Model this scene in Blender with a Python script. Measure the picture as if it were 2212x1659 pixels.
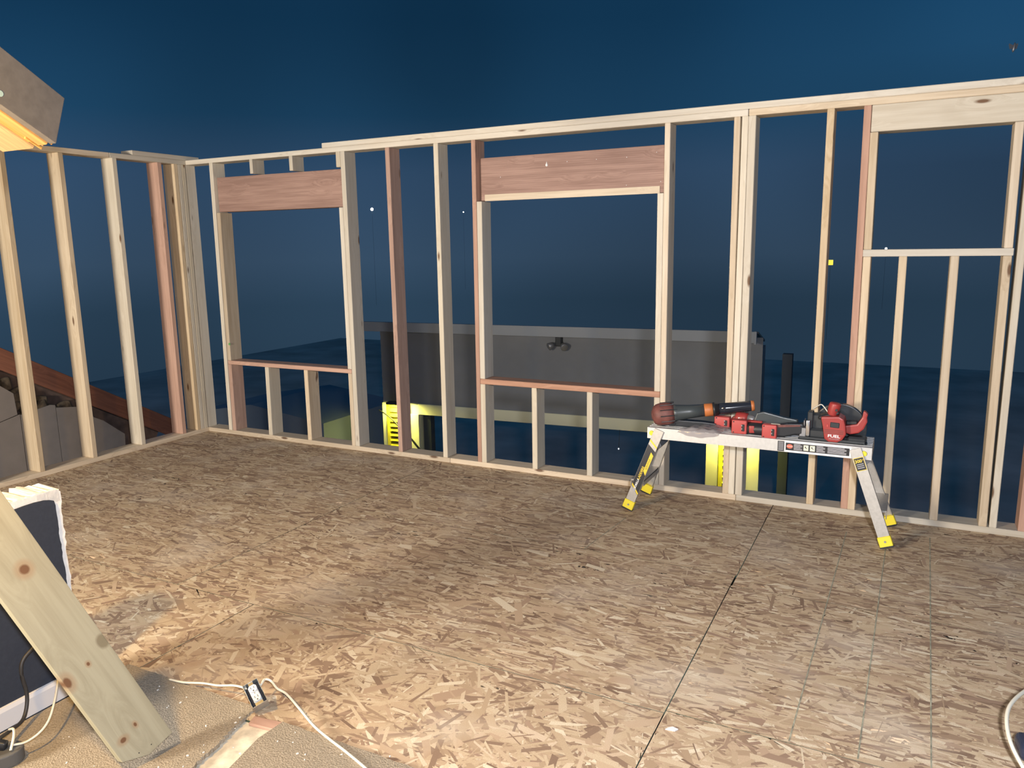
import bpy, bmesh, math, random
import numpy as np
from mathutils import Vector, Matrix
random.seed(7)
for o in list(bpy.data.objects): bpy.data.objects.remove(o)
SC = bpy.context.scene
COL = SC.collection
PI = math.pi

# ------------------------------------------------------------------ camera
cam_d = bpy.data.cameras.new('camera'); cam = bpy.data.objects.new('camera', cam_d); COL.objects.link(cam)
cam_d.sensor_width = 36.0; cam_d.lens = 1661.534/2212*36.0; cam_d.clip_start = .02; cam_d.clip_end = 400
def cam_matrix(loc, yaw, pitch, roll):
    cy, sy, cp, sp, cr, sr = math.cos(yaw), math.sin(yaw), math.cos(pitch), math.sin(pitch), math.cos(roll), math.sin(roll)
    f = Vector((-sy*cp, cy*cp, sp)); r = Vector((cy, sy, 0)); u = r.cross(f)
    r2 = cr*r+sr*u; u2 = -sr*r+cr*u
    m = Matrix((r2, u2, -f)).transposed().to_4x4(); m.translation = loc
    return m
cam.matrix_world = cam_matrix((5.69333, -4.90987, 1.65871), .474325, -.179078, -.016576)
SC.camera = cam

# ------------------------------------------------------------------ sky, lamps, exposure
SC.view_settings.view_transform = 'Standard'; SC.view_settings.look = 'None'
SC.view_settings.gamma = 1.0; SC.view_settings.use_curve_mapping = False; SC.view_settings.exposure = 0.0
wd = bpy.data.worlds.new('night_sky'); SC.world = wd; wd.use_nodes = True
nt = wd.node_tree; nt.nodes.clear()
wo = nt.nodes.new('ShaderNodeOutputWorld'); bg = nt.nodes.new('ShaderNodeBackground')
tc = nt.nodes.new('ShaderNodeTexCoord')
nz = nt.nodes.new('ShaderNodeTexNoise'); nz.inputs['Scale'].default_value = 2.2; nz.inputs['Detail'].default_value = 1.5; nz.inputs['Roughness'].default_value = .4
mp_ = nt.nodes.new('ShaderNodeMapping'); mp_.inputs['Location'].default_value = (1.7, .4, 2.9)
sz = nt.nodes.new('ShaderNodeSeparateXYZ'); nt.links.new(tc.outputs['Generated'], sz.inputs[0]); nt.links.new(tc.outputs['Generated'], mp_.inputs[0])
zr = nt.nodes.new('ShaderNodeMapRange'); zr.inputs[1].default_value = -1; zr.inputs[2].default_value = 1; nt.links.new(sz.outputs['Z'], zr.inputs[0])
rp = nt.nodes.new('ShaderNodeValToRGB'); cr_ = rp.color_ramp     # night haze glowing near the horizon, deeper blue above
cr_.elements[0].position = 0; cr_.elements[0].color = (.0150, .034, .058, 1); cr_.elements[1].position = 1; cr_.elements[1].color = (.0055, .033, .078, 1)
for p_, c_ in ((.38, (.0165, .036, .062)), (.465, (.0195, .043, .074)), (.492, (.0290, .058, .100)), (.545, (.0250, .058, .112)), (.578, (.0095, .044, .095)), (.63, (.0055, .033, .077))):
    cr_.elements.new(p_).color = (*c_, 1)
nt.links.new(zr.outputs[0], rp.inputs[0]); nt.links.new(mp_.outputs[0], nz.inputs['Vector'])
nv = nt.nodes.new('ShaderNodeMapRange'); nv.inputs[1].default_value = .36; nv.inputs[2].default_value = .66; nv.inputs[3].default_value = .82; nv.inputs[4].default_value = 1.30
nt.links.new(nz.outputs['Fac'], nv.inputs[0])
# a town's glow lifts the sky towards the right-hand horizon
dt = nt.nodes.new('ShaderNodeVectorMath'); dt.operation = 'DOT_PRODUCT'; dt.inputs[1].default_value = (.55, .80, .24); nt.links.new(tc.outputs['Generated'], dt.inputs[0])
gl = nt.nodes.new('ShaderNodeMapRange'); gl.interpolation_type = 'SMOOTHSTEP'; gl.inputs[1].default_value = .66; gl.inputs[2].default_value = 1.0; gl.inputs[3].default_value = 1.0; gl.inputs[4].default_value = 2.1; nt.links.new(dt.outputs['Value'], gl.inputs[0])
zm = nt.nodes.new('ShaderNodeMapRange'); zm.inputs[1].default_value = .08; zm.inputs[2].default_value = .2; nt.links.new(sz.outputs['Z'], zm.inputs[0])
g1 = nt.nodes.new('ShaderNodeMath'); g1.operation = 'SUBTRACT'; nt.links.new(gl.outputs[0], g1.inputs[0]); g1.inputs[1].default_value = 1.0
g2 = nt.nodes.new('ShaderNodeMath'); g2.operation = 'MULTIPLY_ADD'; nt.links.new(g1.outputs[0], g2.inputs[0]); nt.links.new(zm.outputs[0], g2.inputs[1]); g2.inputs[2].default_value = 1.0
g3 = nt.nodes.new('ShaderNodeMath'); g3.operation = 'MULTIPLY'; nt.links.new(g2.outputs[0], g3.inputs[0]); nt.links.new(nv.outputs[0], g3.inputs[1])
nt.links.new(rp.outputs['Color'], bg.inputs['Color']); nt.links.new(g3.outputs[0], bg.inputs['Strength'])
nt.links.new(bg.outputs[0], wo.inputs[0])

def lamp(name, typ, loc, energy, color, target=None, **kw):
    d = bpy.data.lights.new(name, typ); d.energy = energy; d.color = color
    for k, v in kw.items(): setattr(d, k, v)
    o = bpy.data.objects.new(name, d); COL.objects.link(o); o.location = loc
    if target is not None:
        o.rotation_euler = (Vector(target)-Vector(loc)).to_track_quat('-Z', 'Y').to_euler()
    return o
# work flood on the left of the old opening, bare warm bulb beside it, cool flood behind the photographer
lamp('work_flood', 'AREA', (1.5, -7.0, 1.6), 420, (1.0, .905, .77), (3.2, 0, 1.5), size=.95, shape='DISK')
lamp('warm_bulb', 'POINT', (3.35, -4.2, 1.9), 140, (1.0, .61, .17), shadow_soft_size=.05)
lamp('cool_flood', 'AREA', (5.95, -5.05, 1.95), 160, (1.0, 1.02, 1.10), (4.9, -1.2, .7), size=.12)

# ------------------------------------------------------------------ materials
MATS = {}
def new_mat(name):
    m = bpy.data.materials.new(name); m.use_nodes = True
    n = m.node_tree.nodes; n.clear()
    out = n.new('ShaderNodeOutputMaterial'); b = n.new('ShaderNodeBsdfPrincipled')
    m.node_tree.links.new(b.outputs[0], out.inputs[0]); MATS[name] = m
    return m, m.node_tree, b
def N(nt, typ, **inp):
    n = nt.nodes.new(typ)
    for k, v in inp.items():
        if k.startswith('_'): setattr(n, k[1:], v)
        else: n.inputs[k.replace('__', ' ')].default_value = v
    return n
def mixc(nt, fac, a, b, mode='MIX'):
    n = nt.nodes.new('ShaderNodeMix'); n.data_type = 'RGBA'; n.blend_type = mode; n.clamp_factor = True
    for s, v in ((0, fac), (6, a), (7, b)):
        if hasattr(v, 'links') or hasattr(v, 'is_linked'): nt.links.new(v, n.inputs[s])
        elif s == 0: n.inputs[0].default_value = v
        else: n.inputs[s].default_value = (*v[:3], 1)
    return n.outputs[2]
def maprange(nt, v, a, b, c=0., d=1.):
    n = nt.nodes.new('ShaderNodeMapRange'); n.clamp = True
    nt.links.new(v, n.inputs[0])
    for i, x in zip((1, 2, 3, 4), (a, b, c, d)): n.inputs[i].default_value = x
    return n.outputs[0]
def math_(nt, op, a, b=None):
    n = nt.nodes.new('ShaderNodeMath'); n.operation = op
    for i, v in enumerate((a, b)):
        if v is None: continue
        if hasattr(v, 'is_linked'): nt.links.new(v, n.inputs[i])
        else: n.inputs[i].default_value = v
    return n.outputs[0]

def plain(name, col, rough=.6, metal=0., noise=0., nscale=30., bump=0., spec=.5):
    m, nt, b = new_mat(name)
    b.inputs['Base Color'].default_value = (*col, 1); b.inputs['Roughness'].default_value = rough
    b.inputs['Metallic'].default_value = metal; b.inputs['Specular IOR Level'].default_value = spec
    if noise or bump:
        t = N(nt, 'ShaderNodeTexCoord'); n = N(nt, 'ShaderNodeTexNoise', Scale=nscale, Detail=4.)
        nt.links.new(t.outputs['Object'], n.inputs['Vector'])
        if noise:
            f = maprange(nt, n.outputs['Fac'], .3, .7)
            c = mixc(nt, f, tuple(x*(1-noise) for x in col), tuple(min(1, x*(1+noise)) for x in col))
            nt.links.new(c, b.inputs['Base Color'])
        if bump:
            bp = N(nt, 'ShaderNodeBump', Strength=bump, Distance=.004); nt.links.new(n.outputs['Fac'], bp.inputs['Height'])
            nt.links.new(bp.outputs[0], b.inputs['Normal'])
    return m
def emit(name, col, strength):
    m = bpy.data.materials.new(name); m.use_nodes = True; n = m.node_tree.nodes; n.clear()
    o = n.new('ShaderNodeOutputMaterial'); e = n.new('ShaderNodeEmission'); e.inputs[0].default_value = (*col, 1); e.inputs[1].default_value = strength
    m.node_tree.links.new(e.outputs[0], o.inputs[0]); MATS[name] = m; return m

def wood(name, light, dark, knot=(.16, .09, .05), grain=1.0, knots=1.0, var=.12, rings=.0, spots=()):
    """sawn lumber; grain runs along the object's local X"""
    m, nt, b = new_mat(name)
    t = N(nt, 'ShaderNodeTexCoord'); oi = N(nt, 'ShaderNodeObjectInfo')
    off = N(nt, 'ShaderNodeVectorMath', _operation='SCALE'); off.inputs[0].default_value = (37., 17., 53.); nt.links.new(oi.outputs['Random'], off.inputs['Scale'])
    add = N(nt, 'ShaderNodeVectorMath', _operation='ADD'); nt.links.new(t.outputs['Object'], add.inputs[0]); nt.links.new(off.outputs[0], add.inputs[1])
    # knots: cells long along the grain
    mk = N(nt, 'ShaderNodeMapping'); mk.inputs['Scale'].default_value = (3.2, 11, 11); nt.links.new(add.outputs[0], mk.inputs[0])
    vo = N(nt, 'ShaderNodeTexVoronoi', Scale=1.0); nt.links.new(mk.outputs[0], vo.inputs['Vector'])
    sx = N(nt, 'ShaderNodeSeparateColor'); nt.links.new(vo.outputs['Color'], sx.inputs[0])
    pick = maprange(nt, sx.outputs[0], .62, .64)
    kd = maprange(nt, vo.outputs['Distance'], .075, .15, 1., 0.)
    kn = math_(nt, 'MULTIPLY', math_(nt, 'MULTIPLY', kd, pick), knots)
    halo = math_(nt, 'MULTIPLY', maprange(nt, vo.outputs['Distance'], .15, .55, 1., 0.), pick)
    # grain
    mp = N(nt, 'ShaderNodeMapping'); mp.inputs['Scale'].default_value = (1.3, 26, 26); nt.links.new(add.outputs[0], mp.inputs[0])
    disp = N(nt, 'ShaderNodeVectorMath', _operation='ADD'); nt.links.new(mp.outputs[0], disp.inputs[0])
    hs = N(nt, 'ShaderNodeVectorMath', _operation='SCALE'); hs.inputs[0].default_value = (0, 1.4, 1.4); nt.links.new(halo, hs.inputs['Scale']); nt.links.new(hs.outputs[0], disp.inputs[1])
    n1 = N(nt, 'ShaderNodeTexNoise', Scale=1.6, Detail=5., Roughness=.62); nt.links.new(disp.outputs[0], n1.inputs['Vector'])
    n2 = N(nt, 'ShaderNodeTexNoise', Scale=.22, Detail=2.); nt.links.new(mp.outputs[0], n2.inputs['Vector'])
    g = maprange(nt, n1.outputs['Fac'], .38, .66, 0., .62*grain)
    g2 = maprange(nt, n2.outputs['Fac'], .35, .7, 0., .45)
    f = math_(nt, 'ADD', g, g2)
    if rings:
        wv = N(nt, 'ShaderNodeTexWave', Scale=.9, Distortion=7., Detail=2.); wv.wave_type = 'BANDS'; wv.bands_direction = 'Y'
        wv.inputs['Detail Scale'].default_value = .35
        nt.links.new(disp.outputs[0], wv.inputs['Vector'])
        f = math_(nt, 'ADD', f, math_(nt, 'MULTIPLY', wv.outputs['Fac'], rings))
    c = mixc(nt, f, light, dark)
    c = mixc(nt, kn, c, knot)
    for a_, c_, r_, st, col in spots:      # individual knots at measured places on this board
        sp = N(nt, 'ShaderNodeVectorMath', _operation='SUBTRACT'); nt.links.new(t.outputs['Object'], sp.inputs[0]); sp.inputs[1].default_value = (a_, c_, 0)
        sm = N(nt, 'ShaderNodeVectorMath', _operation='MULTIPLY'); nt.links.new(sp.outputs[0], sm.inputs[0]); sm.inputs[1].default_value = (1/(r_*st), 1/r_, 0)
        ln_ = N(nt, 'ShaderNodeVectorMath', _operation='LENGTH'); nt.links.new(sm.outputs[0], ln_.inputs[0])
        wob = math_(nt, 'ADD', ln_.outputs['Value'], math_(nt, 'MULTIPLY', n1.outputs['Fac'], .5))
        c = mixc(nt, maprange(nt, wob, 1.6, 2.6, .5, 0.), c, (.30, .17, .08)) if col is None else c
        c = mixc(nt, maprange(nt, wob, .95, 1.35, 1., 0.), c, knot if col is None else col)
    hv = N(nt, 'ShaderNodeHueSaturation'); nt.links.new(c, hv.inputs['Color'])
    nt.links.new(maprange(nt, oi.outputs['Random'], 0, 1, 1-var, 1+var), hv.inputs['Value'])
    w = N(nt, 'ShaderNodeTexWhiteNoise', _noise_dimensions='1D'); nt.links.new(oi.outputs['Random'], w.inputs['W'])
    nt.links.new(maprange(nt, w.outputs['Value'], 0, 1, .78, 1.12), hv.inputs['Saturation'])
    nt.links.new(hv.outputs[0], b.inputs['Base Color'])
    b.inputs['Roughness'].default_value = .72; b.inputs['Specular IOR Level'].default_value = .25
    bp = N(nt, 'ShaderNodeBump', Strength=.25, Distance=.002); nt.links.new(n1.outputs['Fac'], bp.inputs['Height']); nt.links.new(bp.outputs[0], b.inputs['Normal'])
    return m
PINE = wood('pine_lumber', (.64, .53, .385), (.47, .36, .235))
PALE = wood('pale_pine', (.63, .575, .475), (.51, .445, .345))
PINK = wood('fir_lumber', (.54, .335, .25), (.38, .22, .16), knots=.6)
HEADM = wood('fir_header', (.405, .235, .178), (.27, .145, .108), grain=1.2, knots=.8, var=.05, rings=.22)
POSTM = wood('pale_board', (.38, .345, .235), (.27, .235, .15), knot=(.15, .07, .03), grain=.9, knots=.0, var=.0, spots=((.735, .011, .015, 1.1, None), (.373, .001, .005, 1.3, None), (.113, .008, .005, 1.5, None), (.100, -.044, .011, .8, None), (.403, .072, .020, 1.3, (.20, .165, .10)), (.367, -.074, .012, 1.6, None), (.022, .012, .0022, 1., (.02, .02, .02)), (.030, -.03, .0022, 1., (.02, .02, .02))))
RAFT = wood('brown_rafter', (.24, .095, .055), (.13, .05, .032), knots=.3, var=.03)
RAW = wood('raw_rafter_wood', (.50, .31, .12), (.30, .15, .06), knots=.4, var=.0)

# OSB: every flake is geometry; the tint is a point attribute
def osb_mat(name):
    m, nt, b = new_mat(name)
    a = N(nt, 'ShaderNodeAttribute'); a.attribute_name = 'flake'
    sep = N(nt, 'ShaderNodeSeparateColor'); nt.links.new(a.outputs['Color'], sep.inputs[0])
    r = N(nt, 'ShaderNodeValToRGB'); cr = r.color_ramp; cr.interpolation = 'LINEAR'
    pts = [(0, (.18, .115, .078)), (.10, (.27, .18, .12)), (.25, (.40, .285, .18)), (.5, (.55, .42, .27)), (.75, (.66, .535, .365)), (1, (.78, .68, .50))]
    cr.elements[0].position = 0; cr.elements[0].color = (*pts[0][1], 1); cr.elements[1].position = 1; cr.elements[1].color = (*pts[-1][1], 1)
    for p, c in pts[1:-1]: cr.elements.new(p).color = (*c, 1)
    nt.links.new(sep.outputs[0], r.inputs[0])
    t = N(nt, 'ShaderNodeTexCoord')
    n = N(nt, 'ShaderNodeTexNoise', Scale=260., Detail=3.); nt.links.new(t.outputs['Object'], n.inputs['Vector'])
    c = mixc(nt, maprange(nt, n.outputs['Fac'], .35, .65, 0, .35), r.outputs['Color'], (.33, .22, .145))
    pk = mixc(nt, maprange(nt, sep.outputs[1], .6, 1., 0, .28), c, (.55, .37, .27))
    n2 = N(nt, 'ShaderNodeTexNoise', Scale=1.7, Detail=6., Roughness=.6); nt.links.new(t.outputs['Object'], n2.inputs['Vector'])
    d = mixc(nt, maprange(nt, n2.outputs['Fac'], .52, .72, 0, .45), pk, (.66, .57, .46))      # saw dust lying on the sheets
    nt.links.new(d, b.inputs['Base Color']); b.inputs['Roughness'].default_value = .7; b.inputs['Specular IOR Level'].default_value = .3
    return m
OSB = osb_mat('osb_flakes')
GREEN = plain('green_edge_seal', (.05, .075, .055), .8)
CHALK = plain('green_layout_line', (.30, .29, .21), .9, noise=.5, nscale=25)
DARKWOOD = plain('dark_joist', (.10, .07, .05), .9, noise=.3)

# carpet, drywall, metals, plastics
def carpet_mat():
    m, nt, b = new_mat('beige_carpet')
    t = N(nt, 'ShaderNodeTexCoord'); n = N(nt, 'ShaderNodeTexNoise', Scale=170., Detail=4.); n2 = N(nt, 'ShaderNodeTexNoise', Scale=14., Detail=3.)
    for x in (n, n2): nt.links.new(t.outputs['Object'], x.inputs['Vector'])
    c = mixc(nt, maprange(nt, n.outputs['Fac'], .35, .65), (.26, .215, .16), (.40, .34, .26))
    c = mixc(nt, maprange(nt, n2.outputs['Fac'], .4, .7, 0, .4), c, (.27, .235, .185))
    nt.links.new(c, b.inputs['Base Color']); b.inputs['Roughness'].default_value = 1.; b.inputs['Specular IOR Level'].default_value = .05
    bp = N(nt, 'ShaderNodeBump', Strength=.8, Distance=.006); nt.links.new(n.outputs['Fac'], bp.inputs['Height']); nt.links.new(bp.outputs[0], b.inputs['Normal'])
    return m
CARPET = carpet_mat()
PLASTER = plain('cream_underlay', (.62, .55, .43), .9, noise=.25, nscale=25, bump=.4)
CHARC = plain('charcoal_paint', (.040, .046, .062), .85, noise=.06, nscale=90, bump=.15, spec=.15)
TORN = plain('torn_white_gypsum', (.80, .78, .74), .9, noise=.08, nscale=40, bump=.6)
WHITEP = plain('white_trim_paint', (.66, .65, .66), .6)
DRYW = plain('grey_drywall_paper', (.22, .195, .178), .9, noise=.06, nscale=8)
INSUL = plain('brown_insulation', (.10, .075, .050), 1., noise=.6, nscale=18, bump=1.)
GREYP = plain('grey_fascia_paint', (.105, .098, .098), .8, noise=.12, nscale=30, bump=.2)
ALU = plain('brushed_aluminium', (.62, .62, .61), .45, .55, noise=.06, nscale=60)
ALUD = plain('aluminium_leg', (.44, .42, .39), .5, .55, noise=.08, nscale=60)
GALV = plain('galvanised_steel', (.50, .51, .50), .38, .8, noise=.15, nscale=40)
YEL = plain('yellow_plastic', (.80, .66, .04), .5)
YELS = plain('yellow_sticker', (.82, .60, .04), .45)
BLK = plain('black_plastic', (.018, .019, .022), .45)
BLKS = plain('black_sticker', (.022, .022, .026), .4)
GLOSS = plain('glossy_black_tube', (.022, .025, .035), .12)
DGREEN = plain('dark_grey_tube', (.055, .065, .068), .35)
NAVY = plain('navy_gloss', (.025, .032, .060), .16)
ORNG = plain('orange_band', (.50, .16, .045), .5)
RED = plain('red_plastic', (.34, .040, .036), .42)
REDB = plain('bright_red_plastic', (.46, .068, .062), .45)
REDD = plain('dusty_red_plastic', (.16, .056, .047), .6, noise=.25, nscale=30)
STEEL = plain('bright_steel', (.70, .70, .70), .22, 1.)
GREYM = plain('grey_cast_metal', (.30, .30, .31), .45, .6)
BLADE = plain('dark_guard', (.045, .050, .055), .35, .3)
TXTW = plain('white_print', (.80, .80, .80), .5)
TXTG = plain('grey_print', (.40, .40, .42), .5)
OVALR = plain('red_print', (.80, .16, .10), .5)
WCORD = plain('white_cable_jacket', (.74, .70, .58), .5)
BCORD = plain('black_cord', (.035, .033, .033), .5)
DGREY = plain('dark_grey_plastic', (.10, .098, .095), .55)
IVORY = plain('white_receptacle', (.62, .62, .61), .35)
SIDING = plain('grey_house_siding', (.215, .225, .24), .8, noise=.05, nscale=3)
FASC = plain('pale_house_trim', (.33, .35, .37), .7)
YTRIM = plain('cream_porch_trim', (.76, .75, .55), .6)
YSHUT = plain('yellow_shutter_paint', (.88, .78, .05), .55)
GAPSHADE = plain('slat_gap_shade', (.035, .055, .085), .5)  # dark shutter backing, stands in for the shade between the slats
GROUND = plain('night_lawn', (.66, .50, .44), 1., noise=.25, nscale=.6)
DPOST = plain('weathered_post', (.05, .062, .08), .9)
BULB = emit('lamp_glow', (1, .98, .92), 14.); WINY = emit('far_window_glow', (1.0, .86, .10), 1.1); GLINT = emit('small_bulb_glow', (.9, .95, 1.), 1.2)
def bag_mat():
    m, nt, b = new_mat('clear_bag_film')
    tr = N(nt, 'ShaderNodeBsdfTransparent'); tr.inputs[0].default_value = (.88, .88, .90, 1)
    b.inputs['Base Color'].default_value = (.42, .38, .38, 1); b.inputs['Roughness'].default_value = .15
    mx = N(nt, 'ShaderNodeMixShader'); mx.inputs[0].default_value = .52
    nt.links.new(tr.outputs[0], mx.inputs[1]); nt.links.new(b.outputs[0], mx.inputs[2])
    out = [n for n in nt.nodes if n.type == 'OUTPUT_MATERIAL'][0]; nt.links.new(mx.outputs[0], out.inputs[0]); return m
BAG = bag_mat()

# ------------------------------------------------------------------ object helpers
def empty(name, loc=(0, 0, 0)):
    o = bpy.data.objects.new(name, None); COL.objects.link(o); o.location = loc; o.empty_display_size = .1
    return o
def tag(o, label=None, cat=None, group=None, kind=None):
    if label: o['label'] = label
    if cat: o['category'] = cat
    if group: o['group'] = group
    if kind: o['kind'] = kind
    return o
def wloc(o):
    v = Vector(o.location)
    while o.parent: o = o.parent; v += Vector(o.location)
    return v
class B:
    """collects shapes in world coordinates, then links them as ONE mesh object"""
    def __init__(s): s.bm = bmesh.new(); s.smooth = []
    def _merge(s, t, mi, smooth=False):
        for f in t.faces: f.material_index = mi; f.smooth = smooth
        me = bpy.data.meshes.new('tmp'); t.to_mesh(me); t.free(); s.bm.from_mesh(me); bpy.data.meshes.remove(me); return s
    def box(s, c, size, rot=None, bev=0., mi=0, seg=1, taper=None):
        t = bmesh.new(); bmesh.ops.create_cube(t, size=1)
        for v in t.verts: v.co = Vector((v.co.x*size[0], v.co.y*size[1], v.co.z*size[2]))
        if taper:
            for v in t.verts:
                if v.co.z > 0: v.co.x *= taper[0]; v.co.y *= taper[1]
        if bev: bmesh.ops.bevel(t, geom=t.edges[:], offset=bev, segments=seg, affect='EDGES', profile=.6)
        M = (rot.to_4x4() if rot is not None else Matrix.Identity(4)); M.translation = Vector(c)
        t.transform(M); return s._merge(t, mi, seg > 1)
    def cyl(s, p0, p1, r0, r1=None, n=20, mi=0, smooth=True, bev=0.):
        r1 = r0 if r1 is None else r1; p0 = Vector(p0); p1 = Vector(p1); d = p1-p0
        t = bmesh.new(); bmesh.ops.create_cone(t, cap_ends=True, segments=n, radius1=r0, radius2=r1, depth=d.length)
        if bev:
            es = [e for e in t.edges if e.is_boundary or any(len(f.verts) > 4 for f in e.link_faces)]
            bmesh.ops.bevel(t, geom=es, offset=bev, segments=2, affect='EDGES')
        M = d.to_track_quat('Z', 'Y').to_matrix().to_4x4(); M.translation = (p0+p1)/2; t.transform(M)
        for f in t.faces: f.material_index = mi; f.smooth = smooth and len(f.verts) <= 4
        me = bpy.data.meshes.new('tmp'); t.to_mesh(me); t.free(); s.bm.from_mesh(me); bpy.data.meshes.remove(me); return s
    def lathe(s, p0, axis, prof, n=24, mi=0):
        """prof: (distance along axis, radius)"""
        axis = Vector(axis).normalized(); q = axis.to_track_quat('Z', 'Y').to_matrix(); t = bmesh.new(); rings = []
        for d, r in prof:
            rings.append([t.verts.new(q @ Vector((r*math.cos(2*PI*k/n), r*math.sin(2*PI*k/n), d))+Vector(p0)) for k in range(n)])
        for a, b in zip(rings, rings[1:]):
            for k in range(n): t.faces.new((a[k], a[(k+1) % n], b[(k+1) % n], b[k]))
        t.faces.new(rings[0][::-1]); t.faces.new(rings[-1]); return s._merge(t, mi, True)
    def tube(s, pts, r, n=10, mi=0, sub=6):
        P = [Vector(p) for p in pts]; Q = []
        for i in range(len(P)-1):
            a = P[max(i-1, 0)]; b = P[i]; c = P[i+1]; d = P[min(i+2, len(P)-1)]
            for k in range(sub):
                u = k/sub; Q.append(.5*((2*b)+(c-a)*u+(2*a-5*b+4*c-d)*u*u+(3*b-a-3*c+d)*u**3))
        Q.append(P[-1]); t = bmesh.new(); rings = []; up = Vector((0, 0, 1))
        for i, p in enumerate(Q):
            tg = (Q[min(i+1, len(Q)-1)]-Q[max(i-1, 0)]).normalized(); sd = tg.cross(up)
            sd = Vector((1, 0, 0)) if sd.length < 1e-4 else sd.normalized(); w = sd.cross(tg); rr = r(i/(len(Q)-1)) if callable(r) else r
            rings.append([t.verts.new(p+sd*rr*math.cos(2*PI*k/n)+w*rr*math.sin(2*PI*k/n)) for k in range(n)])
        for a, b in zip(rings, rings[1:]):
            for k in range(n): t.faces.new((a[k], a[(k+1) % n], b[(k+1) % n], b[k]))
        t.faces.new(rings[0][::-1]); t.faces.new(rings[-1]); bmesh.ops.recalc_face_normals(t, faces=t.faces[:]); return s._merge(t, mi, True)
    def prism(s, poly, o, u, v, depth, mi=0, bev=0.):
        """polygon (a,b) laid out as o+a*u+b*v, extruded by the vector depth"""
        o, u, v, d = Vector(o), Vector(u), Vector(v), Vector(depth); t = bmesh.new()
        lo = [t.verts.new(o+u*a+v*b) for a, b in poly]; hi = [t.verts.new(p.co+d) for p in lo]; n = len(poly)
        t.faces.new(lo[::-1]); t.faces.new(hi)
        for k in range(n): t.faces.new((lo[k], lo[(k+1) % n], hi[(k+1) % n], hi[k]))
        bmesh.ops.recalc_face_normals(t, faces=t.faces[:])
        if bev: bmesh.ops.bevel(t, geom=t.edges[:], offset=bev, segments=2, affect='EDGES', profile=.6)
        return s._merge(t, mi, False)
    def build(s, name, mats, parent=None, smooth_angle=None):
        off = wloc(parent) if parent else Vector((0, 0, 0))
        me = bpy.data.meshes.new(name)
        if off.length: bmesh.ops.translate(s.bm, vec=-off, verts=s.bm.verts[:])
        s.bm.to_mesh(me); s.bm.free()
        for m in (mats if isinstance(mats, (list, tuple)) else [mats]): me.materials.append(m)
        o = bpy.data.objects.new(name, me); COL.objects.link(o)
        if parent: o.parent = parent
        return o
def thing(name, loc, label, cat, group=None):
    return tag(empty(name, loc), label, cat, group)
def recenter(o):
    """origin to the mesh centre for single-mesh things"""
    me = o.data; c = sum((v.co for v in me.vertices), Vector())/len(me.vertices)
    me.transform(Matrix.Translation(-c)); o.location = c; return o
def lumber(name, p0, p1, wdir, W, T, mat, parent, label=None, bev=.003):
    """a board from p0 to p1 (centre line); grain along local X"""
    p0, p1 = Vector(p0), Vector(p1); x = (p1-p0).normalized(); y = Vector(wdir); y = (y-x*y.dot(x)).normalized(); z = x.cross(y); L = (p1-p0).length
    t = bmesh.new(); bmesh.ops.create_cube(t, size=1)
    for v in t.verts: v.co = Vector((v.co.x*L, v.co.y*W, v.co.z*T))
    if bev: bmesh.ops.bevel(t, geom=t.edges[:], offset=bev, segments=1, affect='EDGES')
    me = bpy.data.meshes.new(name); t.to_mesh(me); t.free(); me.materials.append(mat)
    o = bpy.data.objects.new(name, me); COL.objects.link(o)
    M = Matrix((x, y, z)).transposed().to_4x4(); M.translation = (p0+p1)/2
    if parent: M.translation -= wloc(parent); o.parent = parent
    o.matrix_local = M
    if label: o['label'] = label
    return o
def text(name, body, size, M, mat, parent, extrude=.0004, sx=1., bold=0.):
    cu = bpy.data.curves.new(name, 'FONT'); cu.body = body; cu.size = size; cu.extrude = extrude; cu.align_x = 'CENTER'; cu.align_y = 'CENTER'; cu.offset = bold; cu.resolution_u = 2
    to = bpy.data.objects.new(name, cu); COL.objects.link(to); bpy.context.view_layer.update()
    me = bpy.data.meshes.new_from_object(to.evaluated_get(bpy.context.evaluated_depsgraph_get()))
    bpy.data.objects.remove(to); bpy.data.curves.remove(cu)
    me.transform(Matrix.Diagonal((sx, 1, 1, 1))); me.transform(M); me.transform(Matrix.Translation(-wloc(parent)))
    me.materials.clear(); me.materials.append(mat)
    o = bpy.data.objects.new(name, me); COL.objects.link(o); o.parent = parent
    return o
def frame(o, x, y):
    x = Vector(x).normalized(); y = Vector(y).normalized(); z = x.cross(y).normalized(); y = z.cross(x)
    M = Matrix((x, y, z)).transposed().to_4x4(); M.translation = Vector(o); return M

# ------------------------------------------------------------------ setting: ground outside, floor
g = B(); g.box((2, 8, -3.0), (44, 36, .2)); tag(g.build('ground', GROUND), 'dark lawn and yard below and beyond the open framing', kind='structure')

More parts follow.
